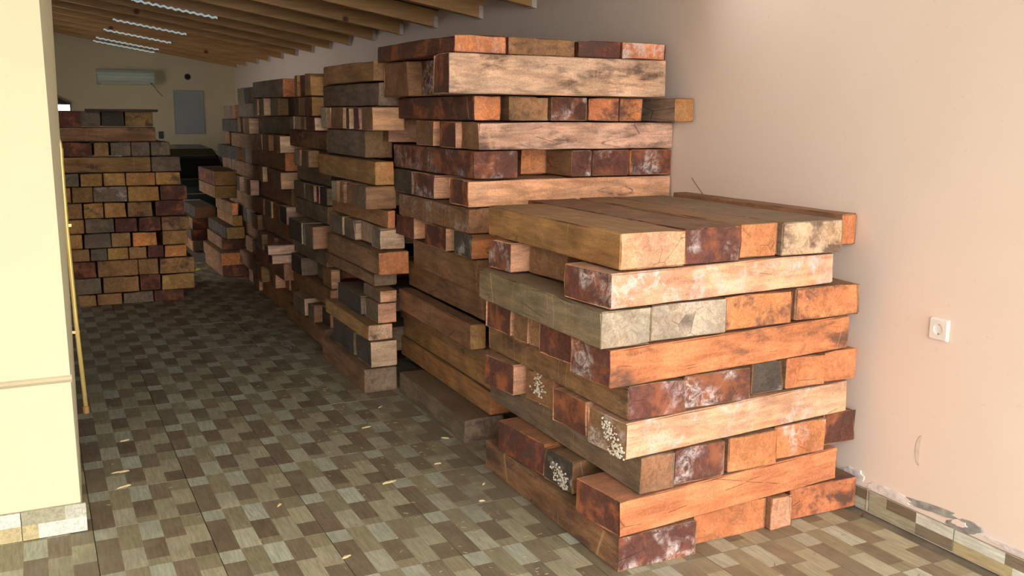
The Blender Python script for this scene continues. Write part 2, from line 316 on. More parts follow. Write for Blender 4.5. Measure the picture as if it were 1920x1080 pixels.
# ------------------------------------------------------------------ timber
PAL={'O':(.58,.225,.095),'P':(.64,.35,.21),'R':(.13,.052,.038),'T':(.29,.155,.078),'G':(.225,.165,.11),'Y':(.40,.215,.085),'K':(.085,.068,.055),'L':(.62,.41,.285),'W':(.40,.34,.25)}
CN={'O':'orange','P':'pinkish','R':'dark red-brown','T':'tan-brown','G':'weathered grey-brown','Y':'golden brown','K':'blackened','L':'pale cream','W':'greyish white'}
def parse(code,rr,j=.10):
    c=PAL[code[0]]; k=rr.uniform(1-j,1+j); c=(c[0]*k,c[1]*k*rr.uniform(.94,1.06),c[2]*k)
    md=code[1:]; 
    if code[0]=='R' : o=.42 if 'm' in md else .6
    else: o=.0
    if 'o' in md: o=.6
    return c,(.95 if 'm' in md else (.55 if 'w' in md else .0)),(.85 if 'd' in md or 'k' in md else (.3 if 'g' in md else .12)),o
def beam(row,idx):
    st,ly,ty,n_,cx,cy_,z0,L,W,H,yaw,e,s=row; rr=random.Random(idx*13+5)
    near=st in 'ABC'; nx=12 if near else 6
    xs=[-L/2,-L/2+.007]+[-L/2+.007+(L-.014)*k/nx for k in range(1,nx)]+[L/2-.007,L/2]
    if near: ys=[-W/2,-W/2+.007,-W/6,W/6,W/2-.007,W/2]; zs=[0,.006,H/2,H-.006,H]
    else: ys=[-W/2,-W/2+.008,0,W/2-.008,W/2]; zs=[0,.007,H-.007,H]
    nX,nY,nZ=len(xs),len(ys),len(zs); vid={}; vs=[]
    off=Vector((idx*3.7,idx*1.3,0)); sk=rr.uniform(-.006,.006) if near else 0
    # wane along one long edge, a shallow bow and uneven ends
    wy,wz=rr.choice((-1,1)),1; wane=rr.choice([0,.006,.012,.022,.034]) if st in 'ABCDEP' else 0
    if ly in (8,) and st=='A': wane=min(wane,.006)
    wc=rr.choice([-L/2,-L/2,rr.uniform(-L/2,L/2)]); bow=rr.uniform(-.004,.004)
    def vert(i,j,k):
        key=(i,j,k)
        if key in vid: return vid[key]
        x,y,z=xs[i],ys[j],zs[k]; p=Vector((x,y,z-H/2))
        ex=(i in (0,nX-1)); ey=(j in (0,nY-1)); ez=(k in (0,nZ-1)); 
        n=noise.noise_vector((p+off)*7)*.0035+noise.noise_vector((p+off)*31)*.0018
        a=max(0.,n.x+.001)*(2.2 if near else 1.2); b=abs(n.y)*(1.6 if near else 1); c=abs(n.z)*.9
        if ex: x-=math.copysign(a+ (.003 if near else .002),x)
        if ey: y-=math.copysign(b,y)
        if ez: z+= c if k==0 else -c
        if ex+ey+ez>=2: # soften and chip edges
            chip=.0025+max(0,noise.noise((p+off)*18))*.017*(1 if near else .7)
            if ex: x-=math.copysign(chip*.5,x)
            if ey: y-=math.copysign(chip,y)
            if ez: z+= chip*.7 if k==0 else -chip*.7
        if wane:
            q=math.exp(-((x-wc)/.22)**2)*wane
            if j==(nY-1 if wy>0 else 0) : 
                y-=wy*q*(z/H)
            if k==nZ-1 and (y*wy>W/2-.03): z-=q*.6
        x+=sk*(y/W)*(1 if ex else 0)*2
        y+=0
        vid[key]=len(vs); vs.append((x,y,z)); return vid[key]
    fs=[];tint=[];marks=[]
    ce,me_,de,oe=parse(e,rr); cs,ms,ds,os_=parse(s,rr)
    if st in 'PM' and e[0] in 'TYO': ce=(ce[0]*1.35,ce[1]*1.4,ce[2]*1.1)  # end tints brightened to stand in for light missing on these piles
    def face(q,end):
        fs.append(q)
        if end: tint.append((*ce,1)); marks.append((me_,de,oe,1))
        else: tint.append((*cs,1)); marks.append((ms,ds,os_,0))
    for j in range(nY-1):
        for k in range(nZ-1):
            face((vert(0,j,k),vert(0,j,k+1),vert(0,j+1,k+1),vert(0,j+1,k)),1); face((vert(nX-1,j,k),vert(nX-1,j+1,k),vert(nX-1,j+1,k+1),vert(nX-1,j,k+1)),1)
    for i in range(nX-1):
        for j in range(nY-1):
            face((vert(i,j,0),vert(i,j+1,0),vert(i+1,j+1,0),vert(i+1,j,0)),0); face((vert(i,j,nZ-1),vert(i+1,j,nZ-1),vert(i+1,j+1,nZ-1),vert(i,j+1,nZ-1)),0)
        for k in range(nZ-1):
            face((vert(i,0,k),vert(i+1,0,k),vert(i+1,0,k+1),vert(i,0,k+1)),0); face((vert(i,nY-1,k),vert(i,nY-1,k+1),vert(i+1,nY-1,k+1),vert(i+1,nY-1,k)),0)
    o=mesh('timber_block',vs,fs,WOOD); paint(o.data,'tint',tint); paint(o.data,'marks',marks)
    o.location=(cx,cy_,z0); o.rotation_euler=(0,0,math.radians(yaw)); o['kind']='thing'; return o
BEAMS = [
('A',0,'D',1,1.929,3.203,0.0,1.139,0.346,0.135,89.4,'Rm','Td'),
('A',0,'D',2,2.306,3.28,0.0,1.171,0.357,0.135,89.4,'Oo','T'),
('A',0,'D',3,2.546,3.272,0.0,1.206,0.115,0.135,89.4,'P','T'),
('A',0,'D',4,2.8,3.288,0.0,1.165,0.363,0.135,89.4,'Od','R'),
('A',1,'C',1,2.287,2.799,0.14,1.12,0.27,0.135,4.7,'R','O'),
('A',1,'C',2,2.372,3.182,0.14,1.193,0.22,0.135,4.7,'Km','T'),
('A',1,'C',3,2.351,3.482,0.14,1.179,0.372,0.135,4.7,'Rd','O'),
('A',2,'D',1,1.915,3.267,0.28,1.27,0.153,0.138,89.4,'Tg','G'),
('A',2,'D',2,2.113,3.247,0.28,1.196,0.235,0.138,89.4,'Rm','T'),
('A',2,'D',3,2.372,3.241,0.28,1.163,0.236,0.138,89.4,'Oo','T'),
('A',2,'D',4,2.635,3.287,0.28,1.19,0.269,0.138,89.4,'Om','T'),
('A',2,'D',5,2.889,3.315,0.28,1.165,0.183,0.138,89.4,'Rd','T'),
('A',3,'C',1,2.314,2.781,0.424,1.139,0.23,0.132,4.7,'Tm','Pm'),
('A',3,'C',2,2.327,3.053,0.424,1.157,0.23,0.132,4.7,'R','P'),
('A',3,'C',3,2.383,3.376,0.424,1.181,0.213,0.132,4.7,'T','P'),
('A',3,'C',4,2.342,3.64,0.424,1.216,0.238,0.132,4.7,'R','P'),
('A',4,'D',1,1.902,3.21,0.56,1.157,0.249,0.125,89.4,'Rm','Ttd'),
('A',4,'D',2,2.185,3.242,0.56,1.176,0.308,0.125,89.4,'Rm','T'),
('A',4,'D',3,2.46,3.299,0.56,1.204,0.161,0.125,89.4,'Km','T'),
('A',4,'D',4,2.647,3.306,0.56,1.226,0.205,0.125,89.4,'O','T'),
('A',4,'D',5,2.84,3.309,0.56,1.2,0.175,0.125,89.4,'O','O'),
('A',5,'C',1,2.268,2.787,0.69,1.191,0.25,0.134,4.7,'Rm','Od'),
('A',5,'C',2,2.303,3.108,0.69,1.182,0.223,0.134,4.7,'R','P'),
('A',5,'C',3,2.344,3.301,0.69,1.228,0.095,0.134,4.7,'T','P'),
('A',5,'C',4,2.297,3.405,0.69,1.154,0.111,0.134,4.7,'T','P'),
('A',5,'C',5,2.327,3.613,0.69,1.219,0.223,0.134,4.7,'Rd','P'),
('A',6,'D',1,1.755,3.118,0.83,0.997,0.21,0.128,89.4,'Wg','Gt'),
('A',6,'D',2,2.035,3.227,0.83,1.17,0.33,0.128,89.4,'W','G'),
('A',6,'D',3,2.369,3.254,0.83,1.168,0.326,0.128,89.4,'Od','R'),
('A',6,'D',4,2.735,3.281,0.83,1.182,0.341,0.128,89.4,'Od','T'),
('A',7,'C',1,2.204,2.797,0.964,1.087,0.28,0.121,4.7,'Rm','Pm'),
('A',7,'C',2,2.381,3.321,0.964,1.179,0.28,0.121,4.7,'T','T'),
('A',7,'C',3,2.28,3.562,0.964,1.164,0.193,0.121,4.7,'Rm','P'),
('A',8,'D',1,1.861,3.155,1.09,1.054,0.272,0.126,89.4,'P','Yt'),
('A',8,'D',2,2.128,3.252,1.09,1.205,0.251,0.126,89.4,'Rm','R'),
('A',8,'D',3,2.371,3.283,1.09,1.186,0.178,0.126,89.4,'Og','T'),
('A',8,'D',4,2.614,3.269,1.09,1.198,0.301,0.126,89.4,'Ld','G'),
('A',8,'D',5,2.946,3.399,1.09,1.164,0.09,0.126,89.4,'O','T'),
('B',0,'D',1,1.92,4.589,0.0,0.978,0.219,0.121,88.8,'Gd','G'),
('B',1,'D',1,2.042,4.775,0.126,1.35,0.178,0.122,88.8,'O','Y'),
('B',2,'D',1,2.047,4.76,0.253,1.321,0.177,0.113,88.8,'T','Y'),
('B',3,'D',1,2.022,4.754,0.371,1.308,0.176,0.095,88.8,'T','T'),
('B',4,'D',1,1.889,4.641,0.471,1.082,0.085,0.125,88.8,'Y','T'),
('B',5,'D',1,2.016,4.665,0.602,1.13,0.174,0.144,88.8,'O','T'),
('B',6,'D',1,1.96,4.55,0.752,0.9,0.171,0.158,88.8,'T','T'),
('B',7,'C',1,2.318,4.2,0.916,0.966,0.2,0.118,0.0,'Km','O'),
('B',7,'C',2,2.405,4.547,0.916,1.149,0.279,0.118,0.0,'R','P'),
('B',7,'C',3,2.414,5.045,0.916,1.132,0.277,0.118,0.0,'R','P'),
('B',8,'D',1,1.923,4.579,1.04,0.958,0.205,0.12,90.0,'T','Tw'),
('B',8,'D',2,2.176,4.689,1.04,1.177,0.289,0.12,90.0,'T','T'),
('B',9,'C',1,2.403,4.22,1.166,1.164,0.24,0.126,0.0,'R','P'),
('B',9,'C',2,2.408,4.722,1.166,1.144,0.309,0.126,0.0,'Rm','P'),
('B',9,'C',3,2.404,5.015,1.166,1.153,0.27,0.126,0.0,'K','G'),
('B',10,'D',1,1.97,4.662,1.298,1.124,0.233,0.13,90.0,'Rm','Rw'),
('B',10,'D',2,2.302,4.956,1.298,1.211,0.158,0.13,90.0,'O','T'),
('B',10,'D',3,2.442,4.69,1.298,1.18,0.114,0.13,90.0,'Rm','T'),
('B',10,'D',4,2.616,4.724,1.298,1.229,0.216,0.13,90.0,'Rm','T'),
('B',10,'D',5,2.856,4.684,1.298,1.168,0.257,0.13,90.0,'Rm','O'),
('B',11,'C',1,2.429,4.2,1.434,1.113,0.2,0.13,0.0,'T','Ld'),
('B',11,'C',2,2.41,4.402,1.434,1.14,0.196,0.13,0.0,'R','P'),
('B',11,'C',3,2.42,4.763,1.434,1.12,0.254,0.13,0.0,'T','P'),
('B',11,'C',4,2.42,5.386,1.434,1.12,0.101,0.13,0.0,'T','P'),
('B',12,'D',1,1.923,4.612,1.57,1.024,0.146,0.114,90.0,'O','Rd'),
('B',12,'D',2,2.143,4.681,1.57,1.163,0.216,0.114,90.0,'Td','T'),
('B',12,'D',3,2.365,4.703,1.57,1.207,0.204,0.114,90.0,'Rm','T'),
('B',12,'D',4,2.561,4.707,1.57,1.214,0.18,0.114,90.0,'Od','T'),
('B',12,'D',5,2.726,4.7,1.57,1.2,0.138,0.114,90.0,'Od','G'),
('B',13,'C',1,2.282,4.12,1.69,1.186,0.2,0.18,0.0,'Rd','Ld'),
('B',13,'C',2,2.415,4.639,1.69,1.13,0.279,0.18,0.0,'Rm','T'),
('B',13,'C',3,2.368,4.986,1.69,1.175,0.407,0.18,0.0,'T','T'),
('B',14,'D',1,1.886,4.641,1.876,1.083,0.273,0.082,90.0,'Om','R'),
('B',14,'D',2,2.216,4.711,1.876,1.202,0.367,0.082,90.0,'Tk','R'),
('B',14,'D',3,2.528,4.7,1.876,1.201,0.25,0.082,90.0,'Rd','R'),
('B',14,'D',4,2.793,4.696,1.876,1.192,0.267,0.082,90.0,'Om','R'),
('B',12,'D',6,2.922,4.5,1.57,1.15,0.115,0.115,90.0,'Yo','G'),
('C',0,'D',1,1.725,5.58,0.0,0.9,0.202,0.142,90.0,'Gd','T'),
('C',1,'C',1,1.745,5.265,0.148,0.166,0.27,0.155,0.0,'K','L'),
('C',1,'C',2,2.298,5.675,0.148,1.276,0.449,0.155,0.0,'K','G'),
('C',2,'D',1,1.729,5.58,0.309,0.9,0.148,0.091,90.0,'Ld','Y'),
('C',3,'C',1,1.77,5.25,0.406,0.123,0.24,0.116,0.0,'G','P'),
('C',3,'C',3,2.302,5.672,0.406,1.203,0.518,0.116,0.0,'K','G'),
('C',4,'C',1,1.779,5.28,0.528,0.107,0.3,0.07,0.0,'G','P'),
('C',5,'D',1,1.803,5.747,0.604,0.993,0.148,0.076,90.0,'G','T'),
('C',6,'D',1,1.815,5.652,0.686,1.043,0.19,0.134,90.0,'O','T'),
('C',7,'C',1,1.831,5.27,0.826,0.161,0.161,0.123,0.0,'G','L'),
('C',7,'C',2,2.383,5.503,0.826,1.195,0.298,0.123,0.0,'L','G'),
('C',7,'C',3,2.36,5.762,0.826,1.229,0.213,0.123,0.0,'G','L'),
('C',7,'C',4,2.353,6.069,0.826,1.216,0.283,0.123,0.0,'G','L'),
('C',8,'D',1,1.804,5.691,0.955,1.122,0.051,0.103,90.0,'O','Y'),
('C',9,'C',1,1.753,5.243,1.064,0.189,0.174,0.13,0.0,'G','T'),
('C',9,'C',2,2.27,5.461,1.064,1.181,0.255,0.13,0.0,'T','P'),
('C',9,'C',3,2.262,5.63,1.064,1.203,0.074,0.13,0.0,'T','T'),
('C',9,'C',4,2.216,5.72,1.064,1.152,0.1,0.13,0.0,'W','T'),
('C',10,'D',1,1.769,5.726,1.2,1.192,0.116,0.133,90.0,'Yo','Y'),
('C',11,'D',1,1.843,5.846,1.339,0.807,0.173,0.159,90.0,'T','Gt'),
('C',12,'C',1,1.796,5.23,1.504,0.197,0.2,0.13,0.0,'T','P'),
('C',12,'C',3,2.3,5.505,1.504,1.159,0.124,0.13,0.0,'R','L'),
('C',12,'C',4,2.297,5.67,1.504,1.155,0.098,0.13,0.0,'R','L'),
('C',12,'C',5,2.326,5.911,1.504,1.211,0.294,0.13,0.0,'T','L'),
('C',12,'C',6,2.28,6.125,1.504,1.16,0.125,0.13,0.0,'W','T'),
('C',13,'D',1,1.843,5.76,1.64,1.129,0.169,0.133,90.0,'G','Gt'),
('C',14,'D',1,1.83,5.7,1.779,1.01,0.199,0.113,90.0,'T','Y'),
('D',0,'D',1,1.789,6.857,0.0,1.055,0.148,0.126,90.0,'G','T'),
('D',1,'C',1,1.8,6.41,0.132,0.083,0.2,0.128,0.0,'K','P'),
('D',1,'C',3,2.278,6.592,0.132,1.156,0.157,0.128,0.0,'G','T'),
('D',1,'C',4,2.293,6.944,0.132,1.186,0.335,0.128,0.0,'G','L'),
('D',2,'D',1,1.83,6.85,0.266,1.041,0.118,0.127,90.0,'P','T'),
('D',3,'C',1,1.817,6.44,0.4,0.075,0.22,0.138,0.0,'T','P'),
('D',3,'C',2,2.405,6.789,0.4,1.15,0.174,0.138,0.0,'G','P'),
('D',3,'C',3,2.338,7.109,0.4,1.216,0.311,0.138,0.0,'K','G'),
('D',4,'D',1,1.823,6.848,0.544,0.915,0.106,0.134,90.0,'T','G'),
('D',5,'C',1,1.761,6.44,0.684,0.2,0.22,0.156,0.0,'G','T'),
('D',5,'C',2,2.246,6.575,0.684,1.172,0.042,0.156,0.0,'G','W'),
('D',5,'C',3,2.252,6.814,0.684,1.183,0.375,0.156,0.0,'K','W'),
('D',6,'D',1,1.837,6.78,0.846,0.9,0.131,0.124,90.0,'T','G'),
('D',7,'C',1,1.816,6.42,0.976,0.104,0.18,0.122,0.0,'K','G'),
('D',7,'C',2,2.37,6.55,0.976,1.22,0.071,0.122,0.0,'R','L'),
('D',7,'C',3,2.37,6.767,0.976,1.22,0.251,0.122,0.0,'G','L'),
('D',7,'C',4,2.341,7.074,0.976,1.162,0.303,0.122,0.0,'G','G'),
('D',8,'D',1,1.851,6.78,1.104,0.9,0.115,0.116,90.0,'K','G'),
('D',9,'C',1,1.741,6.63,1.226,0.082,0.2,0.118,0.0,'G','T'),
('D',9,'C',3,2.274,6.813,1.226,1.169,0.158,0.118,0.0,'W','T'),
('D',10,'D',1,1.845,6.843,1.35,1.026,0.14,0.125,90.0,'T','Td'),
('D',11,'C',1,1.789,6.45,1.481,0.182,0.24,0.092,0.0,'R','L'),
('D',11,'C',3,2.294,6.673,1.481,1.189,0.118,0.092,0.0,'G','G'),
('D',11,'C',4,2.299,6.824,1.481,1.197,0.153,0.092,0.0,'L','L'),
('D',11,'C',5,2.286,6.995,1.481,1.171,0.128,0.092,0.0,'G','L'),
('D',12,'C',1,1.782,6.43,1.579,0.203,0.2,0.125,0.0,'R','Y'),
('D',12,'C',2,2.275,6.641,1.579,1.15,0.214,0.125,0.0,'T','T'),
('D',12,'C',3,2.322,6.928,1.579,1.184,0.093,0.125,0.0,'R','L'),
('D',13,'C',1,1.782,6.415,1.71,0.209,0.17,0.148,0.0,'Y','Y'),
('D',13,'C',2,2.31,6.67,1.71,1.18,0.218,0.148,0.0,'R','Y'),
('D',13,'C',3,2.298,6.824,1.71,1.195,0.083,0.148,0.0,'T','Y'),
('E',0,'D',1,1.876,7.942,0.0,1.102,0.22,0.145,90.35,'T','Y'),
('E',1,'C',1,2.395,7.542,0.148,1.15,0.257,0.144,0.0,'T','P'),
('E',1,'C',2,2.395,7.802,0.148,1.15,0.137,0.144,0.0,'T','P'),
('E',1,'C',3,2.34,7.976,0.148,1.2,0.197,0.144,0.0,'T','P'),
('E',1,'C',4,2.37,8.15,0.148,1.2,0.137,0.144,0.0,'K','L'),
('E',1,'C',5,2.3,8.294,0.148,1.2,0.137,0.144,0.0,'T','T'),
('E',1,'C',6,2.3,8.439,0.148,1.2,0.139,0.144,0.0,'G','L'),
('E',2,'D',1,1.816,7.915,0.295,1.075,0.22,0.139,89.73,'T','T'),
('E',3,'C',2,2.37,7.747,0.437,1.2,0.227,0.143,0.0,'T','T'),
('E',3,'C',3,2.34,7.996,0.437,1.2,0.257,0.143,0.0,'T','T'),
('E',3,'C',4,2.3,8.256,0.437,1.2,0.197,0.143,0.0,'G','T'),
('E',4,'D',1,1.895,7.933,0.584,1.12,0.22,0.146,89.73,'T','T'),
('E',5,'C',1,2.34,7.522,0.732,1.2,0.227,0.142,0.0,'K','L'),
('E',5,'C',2,2.34,7.761,0.732,1.2,0.237,0.142,0.0,'T','T'),
('E',5,'C',3,2.34,8.056,0.732,1.2,0.227,0.142,0.0,'G','P'),
('E',5,'C',4,2.34,8.346,0.732,1.2,0.227,0.142,0.0,'T','T'),
('E',6,'D',1,1.903,7.982,0.877,1.149,0.22,0.136,89.73,'T','T'),
('E',7,'C',1,2.3,7.502,1.016,1.2,0.257,0.132,0.0,'G','P'),
('E',7,'C',2,2.34,7.732,1.016,1.2,0.137,0.132,0.0,'T','T'),
('E',7,'C',3,2.34,7.926,1.016,1.2,0.237,0.132,0.0,'T','T'),
('E',7,'C',4,2.395,8.146,1.016,1.15,0.137,0.132,0.0,'T','P'),
('E',7,'C',5,2.34,8.32,1.016,1.2,0.197,0.132,0.0,'T','L'),
('E',8,'D',1,1.851,7.948,1.151,1.116,0.22,0.139,90.19,'O','T'),
('E',9,'C',1,2.3,7.431,1.293,1.2,0.137,0.131,0.0,'T','L'),
('E',9,'C',2,2.34,7.661,1.293,1.2,0.197,0.131,0.0,'G','P'),
('E',9,'C',3,2.3,7.88,1.293,1.2,0.227,0.131,0.0,'T','T'),
('E',9,'C',4,2.3,8.14,1.293,1.2,0.227,0.131,0.0,'T','L'),
('E',9,'C',5,2.395,8.374,1.293,1.15,0.227,0.131,0.0,'T','T'),
('E',10,'D',1,1.897,7.899,1.427,1.063,0.22,0.143,90.02,'O','G'),
('E',11,'C',1,2.395,7.469,1.573,1.15,0.197,0.139,0.0,'K','T'),
('E',11,'C',2,2.34,7.703,1.573,1.2,0.257,0.139,0.0,'G','T'),
('E',11,'C',3,2.3,7.963,1.573,1.2,0.137,0.139,0.0,'G','L'),
('E',11,'C',4,2.34,8.152,1.573,1.2,0.227,0.139,0.0,'G','T'),
('E',11,'C',5,2.34,8.418,1.573,1.2,0.18,0.139,0.0,'G','P'),
('E',12,'D',1,1.856,7.945,1.715,1.101,0.22,0.139,89.9,'O','G'),
('F',0,'C',1,2.36,8.752,0.0,1.2,0.227,0.139,0.0,'T','P'),
('F',0,'C',2,2.385,8.991,0.0,1.17,0.237,0.139,0.0,'T','P'),
('F',0,'C',3,2.385,9.211,0.0,1.17,0.137,0.139,0.0,'T','L'),
('F',0,'C',4,2.402,9.4,0.0,1.136,0.227,0.139,0.0,'T','T'),
('F',0,'C',5,2.415,9.637,0.0,1.109,0.182,0.139,0.0,'T','P'),
('F',1,'D',1,1.87,9.026,0.142,0.875,0.22,0.139,90.34,'T','T'),
('F',2,'C',1,2.385,8.724,0.284,1.17,0.237,0.139,0.0,'G','P'),
('F',2,'C',2,2.385,8.963,0.284,1.17,0.227,0.139,0.0,'G','T'),
('F',2,'C',3,2.385,9.258,0.284,1.17,0.237,0.139,0.0,'T','P'),
('F',2,'C',4,2.399,9.538,0.284,1.141,0.257,0.139,0.0,'G','L'),
('F',3,'D',1,1.944,9.159,0.426,1.141,0.22,0.128,90.51,'O','T'),
('F',4,'C',1,2.36,8.719,0.556,1.2,0.257,0.141,0.0,'T','T'),
('F',4,'C',2,2.4,8.949,0.556,1.14,0.137,0.141,0.0,'G','T'),
('F',4,'C',3,2.385,9.143,0.556,1.17,0.237,0.141,0.0,'G','L'),
('F',4,'C',4,2.385,9.382,0.556,1.17,0.227,0.141,0.0,'K','L'),
('F',4,'C',5,2.389,9.615,0.556,1.161,0.226,0.141,0.0,'T','L'),
('F',5,'D',1,1.906,9.182,0.7,1.142,0.22,0.144,89.09,'T','T'),
('F',6,'C',1,2.4,8.706,0.847,1.14,0.227,0.143,0.0,'K','L'),
('F',6,'C',2,2.36,8.971,0.847,1.2,0.237,0.143,0.0,'T','L'),
('F',6,'C',3,2.385,9.236,0.847,1.17,0.227,0.143,0.0,'G','L'),
('F',6,'C',4,2.36,9.425,0.847,1.2,0.137,0.143,0.0,'K','L'),
('F',6,'C',5,2.425,9.642,0.847,1.09,0.172,0.143,0.0,'G','T'),
('F',7,'D',1,1.92,9.198,0.993,1.139,0.22,0.138,89.62,'T','T'),
('F',8,'C',1,2.425,8.722,1.134,1.09,0.197,0.132,0.0,'G','L'),
('F',8,'C',2,2.385,8.896,1.134,1.17,0.137,0.132,0.0,'T','T'),
('F',8,'C',3,2.385,9.116,1.134,1.17,0.237,0.132,0.0,'G','L'),
('F',8,'C',4,2.4,9.426,1.134,1.14,0.257,0.132,0.0,'K','L'),
('F',8,'C',5,2.425,9.656,1.134,1.09,0.137,0.132,0.0,'T','L'),
('F',9,'D',1,1.889,9.202,1.269,1.146,0.22,0.134,90.09,'T','T'),
('F',10,'C',1,2.4,8.671,1.406,1.14,0.137,0.143,0.0,'T','L'),
('F',10,'C',2,2.36,8.916,1.406,1.2,0.227,0.143,0.0,'T','L'),
('F',10,'C',3,2.385,9.165,1.406,1.17,0.257,0.143,0.0,'G','P'),
('F',10,'C',4,2.425,9.399,1.406,1.09,0.197,0.143,0.0,'K','L'),
('F',10,'C',5,2.4,9.629,1.406,1.14,0.137,0.143,0.0,'G','T'),
('F',11,'D',1,1.965,9.155,1.553,1.135,0.22,0.128,90.79,'O','G'),
('F',12,'C',1,2.385,8.727,1.683,1.17,0.257,0.139,0.0,'G','T'),
('F',12,'C',2,2.385,9.047,1.683,1.17,0.257,0.139,0.0,'K','T'),
('F',12,'C',3,2.385,9.311,1.683,1.17,0.257,0.139,0.0,'G','L'),
('F',12,'C',4,2.4,9.545,1.683,1.14,0.197,0.139,0.0,'G','P'),
('G',0,'D',1,2.009,10.41,0.0,1.113,0.22,0.136,89.98,'T','G'),
('G',1,'C',1,2.425,9.98,0.139,1.09,0.257,0.14,0.0,'T','T'),
('G',1,'C',2,2.44,10.234,0.139,1.06,0.237,0.14,0.0,'G','P'),
('G',1,'C',3,2.425,10.458,0.139,1.09,0.197,0.14,0.0,'T','T'),
('G',1,'C',4,2.465,10.738,0.139,1.01,0.237,0.14,0.0,'G','P'),
('G',2,'D',1,2.008,10.381,0.282,1.114,0.22,0.14,89.29,'G','K'),
('G',3,'C',1,2.465,9.924,0.425,1.01,0.137,0.139,0.0,'G','P'),
('G',3,'C',2,2.425,10.094,0.425,1.09,0.137,0.139,0.0,'T','P'),
('G',3,'C',3,2.44,10.324,0.425,1.06,0.257,0.139,0.0,'T','P'),
('G',3,'C',4,2.405,10.584,0.425,1.13,0.137,0.139,0.0,'T','P'),
('G',3,'C',5,2.425,10.778,0.425,1.09,0.237,0.139,0.0,'G','P'),
('G',4,'D',1,2.046,10.381,0.568,1.095,0.22,0.141,89.42,'T','T'),
('G',5,'C',1,2.43,9.966,0.711,1.081,0.227,0.136,0.0,'K','T'),
('G',5,'C',2,2.44,10.181,0.711,1.06,0.137,0.136,0.0,'T','P'),
('G',5,'C',3,2.43,10.431,0.711,1.081,0.237,0.136,0.0,'T','L'),
('G',5,'C',4,2.465,10.731,0.711,1.01,0.237,0.136,0.0,'G','T'),
('G',6,'D',1,2.003,10.368,0.851,1.062,0.22,0.133,89.65,'G','G'),
('G',7,'C',1,2.44,9.978,0.987,1.06,0.227,0.128,0.0,'G','L'),
('G',7,'C',2,2.427,10.273,0.987,1.085,0.237,0.128,0.0,'G','P'),
('G',7,'C',3,2.425,10.568,0.987,1.09,0.227,0.128,0.0,'G','L'),
('G',7,'C',4,2.425,10.802,0.987,1.09,0.227,0.128,0.0,'T','P'),
('G',8,'D',1,1.961,10.411,1.118,1.087,0.22,0.135,90.77,'O','K'),
('G',9,'C',1,2.465,9.943,1.257,1.01,0.237,0.136,0.0,'K','L'),
('G',9,'C',2,2.425,10.213,1.257,1.09,0.237,0.136,0.0,'K','L'),
('G',9,'C',3,2.465,10.457,1.257,1.01,0.237,0.136,0.0,'G','P'),
('G',9,'C',4,2.44,10.722,1.257,1.06,0.227,0.136,0.0,'T','T'),
('G',10,'D',1,2.001,10.373,1.396,1.089,0.22,0.131,89.32,'T','K'),
('G',11,'C',1,2.465,9.948,1.53,1.01,0.227,0.142,0.0,'T','L'),
('G',11,'C',2,2.425,10.167,1.53,1.09,0.197,0.142,0.0,'T','P'),
('G',11,'C',3,2.425,10.386,1.53,1.09,0.227,0.142,0.0,'G','P'),
('G',11,'C',4,2.465,10.575,1.53,1.01,0.137,0.142,0.0,'T','P'),
('G',11,'C',5,2.44,10.769,1.53,1.06,0.237,0.142,0.0,'G','L'),
('E',3,'C',9,2.11,7.44,0.437,1.0,0.13,0.07,0.0,'K','L'),
('E',3,'C',10,2.08,7.44,0.509,1.0,0.13,0.072,0.0,'K','L'),
('P',0,'D',1,0.33,9.04,0.0,1.079,0.138,0.094,90.0,'To','T'),
('P',0,'D',2,0.498,9.064,0.0,1.128,0.19,0.094,90.0,'T','T'),
('P',0,'D',3,0.722,9.034,0.0,1.069,0.242,0.094,90.0,'G','G'),
('P',0,'D',4,0.971,9.048,0.0,1.095,0.239,0.094,90.0,'Rd','R'),
('P',1,'D',1,0.342,9.052,0.1,1.104,0.194,0.132,90.0,'G','G'),
('P',1,'D',2,0.597,9.06,0.1,1.12,0.283,0.132,90.0,'T','T'),
('P',1,'D',3,0.829,9.058,0.1,1.075,0.158,0.132,90.0,'R','T'),
('P',1,'D',4,1.046,9.009,0.1,1.079,0.269,0.132,90.0,'Y','Y'),
('P',2,'D',1,0.325,9.039,0.238,1.077,0.173,0.133,90.0,'R','T'),
('P',2,'D',2,0.577,9.044,0.238,1.088,0.315,0.133,90.0,'Td','T'),
('P',2,'D',3,0.817,9.046,0.238,1.091,0.157,0.133,90.0,'T','T'),
('P',2,'D',4,1.046,9.043,0.238,1.127,0.287,0.133,90.0,'Td','T'),
('P',3,'D',1,0.301,9.06,0.377,1.119,0.132,0.1,90.0,'T','T'),
('P',3,'D',2,0.436,9.061,0.377,1.121,0.13,0.1,90.0,'G','G'),
('P',3,'D',3,0.585,9.031,0.377,1.062,0.161,0.1,90.0,'Y','T'),
('P',3,'D',4,0.742,9.031,0.377,1.062,0.143,0.1,90.0,'T','T'),
('P',3,'D',5,0.887,9.085,0.377,1.11,0.124,0.1,90.0,'R','T'),
('P',3,'D',6,1.043,9.061,0.377,1.123,0.179,0.1,90.0,'Oo','T'),
('P',4,'D',1,0.268,9.047,0.483,1.093,0.107,0.118,90.0,'Y','T'),
('P',4,'D',2,0.433,9.051,0.483,1.101,0.207,0.118,90.0,'G','G'),
('P',4,'D',3,0.615,9.03,0.483,1.06,0.149,0.118,90.0,'T','T'),
('P',4,'D',4,0.801,9.024,0.483,1.087,0.194,0.118,90.0,'O','T'),
('P',4,'D',5,1.045,9.062,0.483,1.125,0.204,0.118,90.0,'T','T'),
('P',5,'D',1,0.283,9.059,0.607,1.118,0.119,0.117,90.0,'Y','T'),
('P',5,'D',2,0.463,9.08,0.607,1.12,0.223,0.117,90.0,'G','G'),
('P',5,'D',3,0.665,9.064,0.607,1.128,0.173,0.117,90.0,'R','T'),
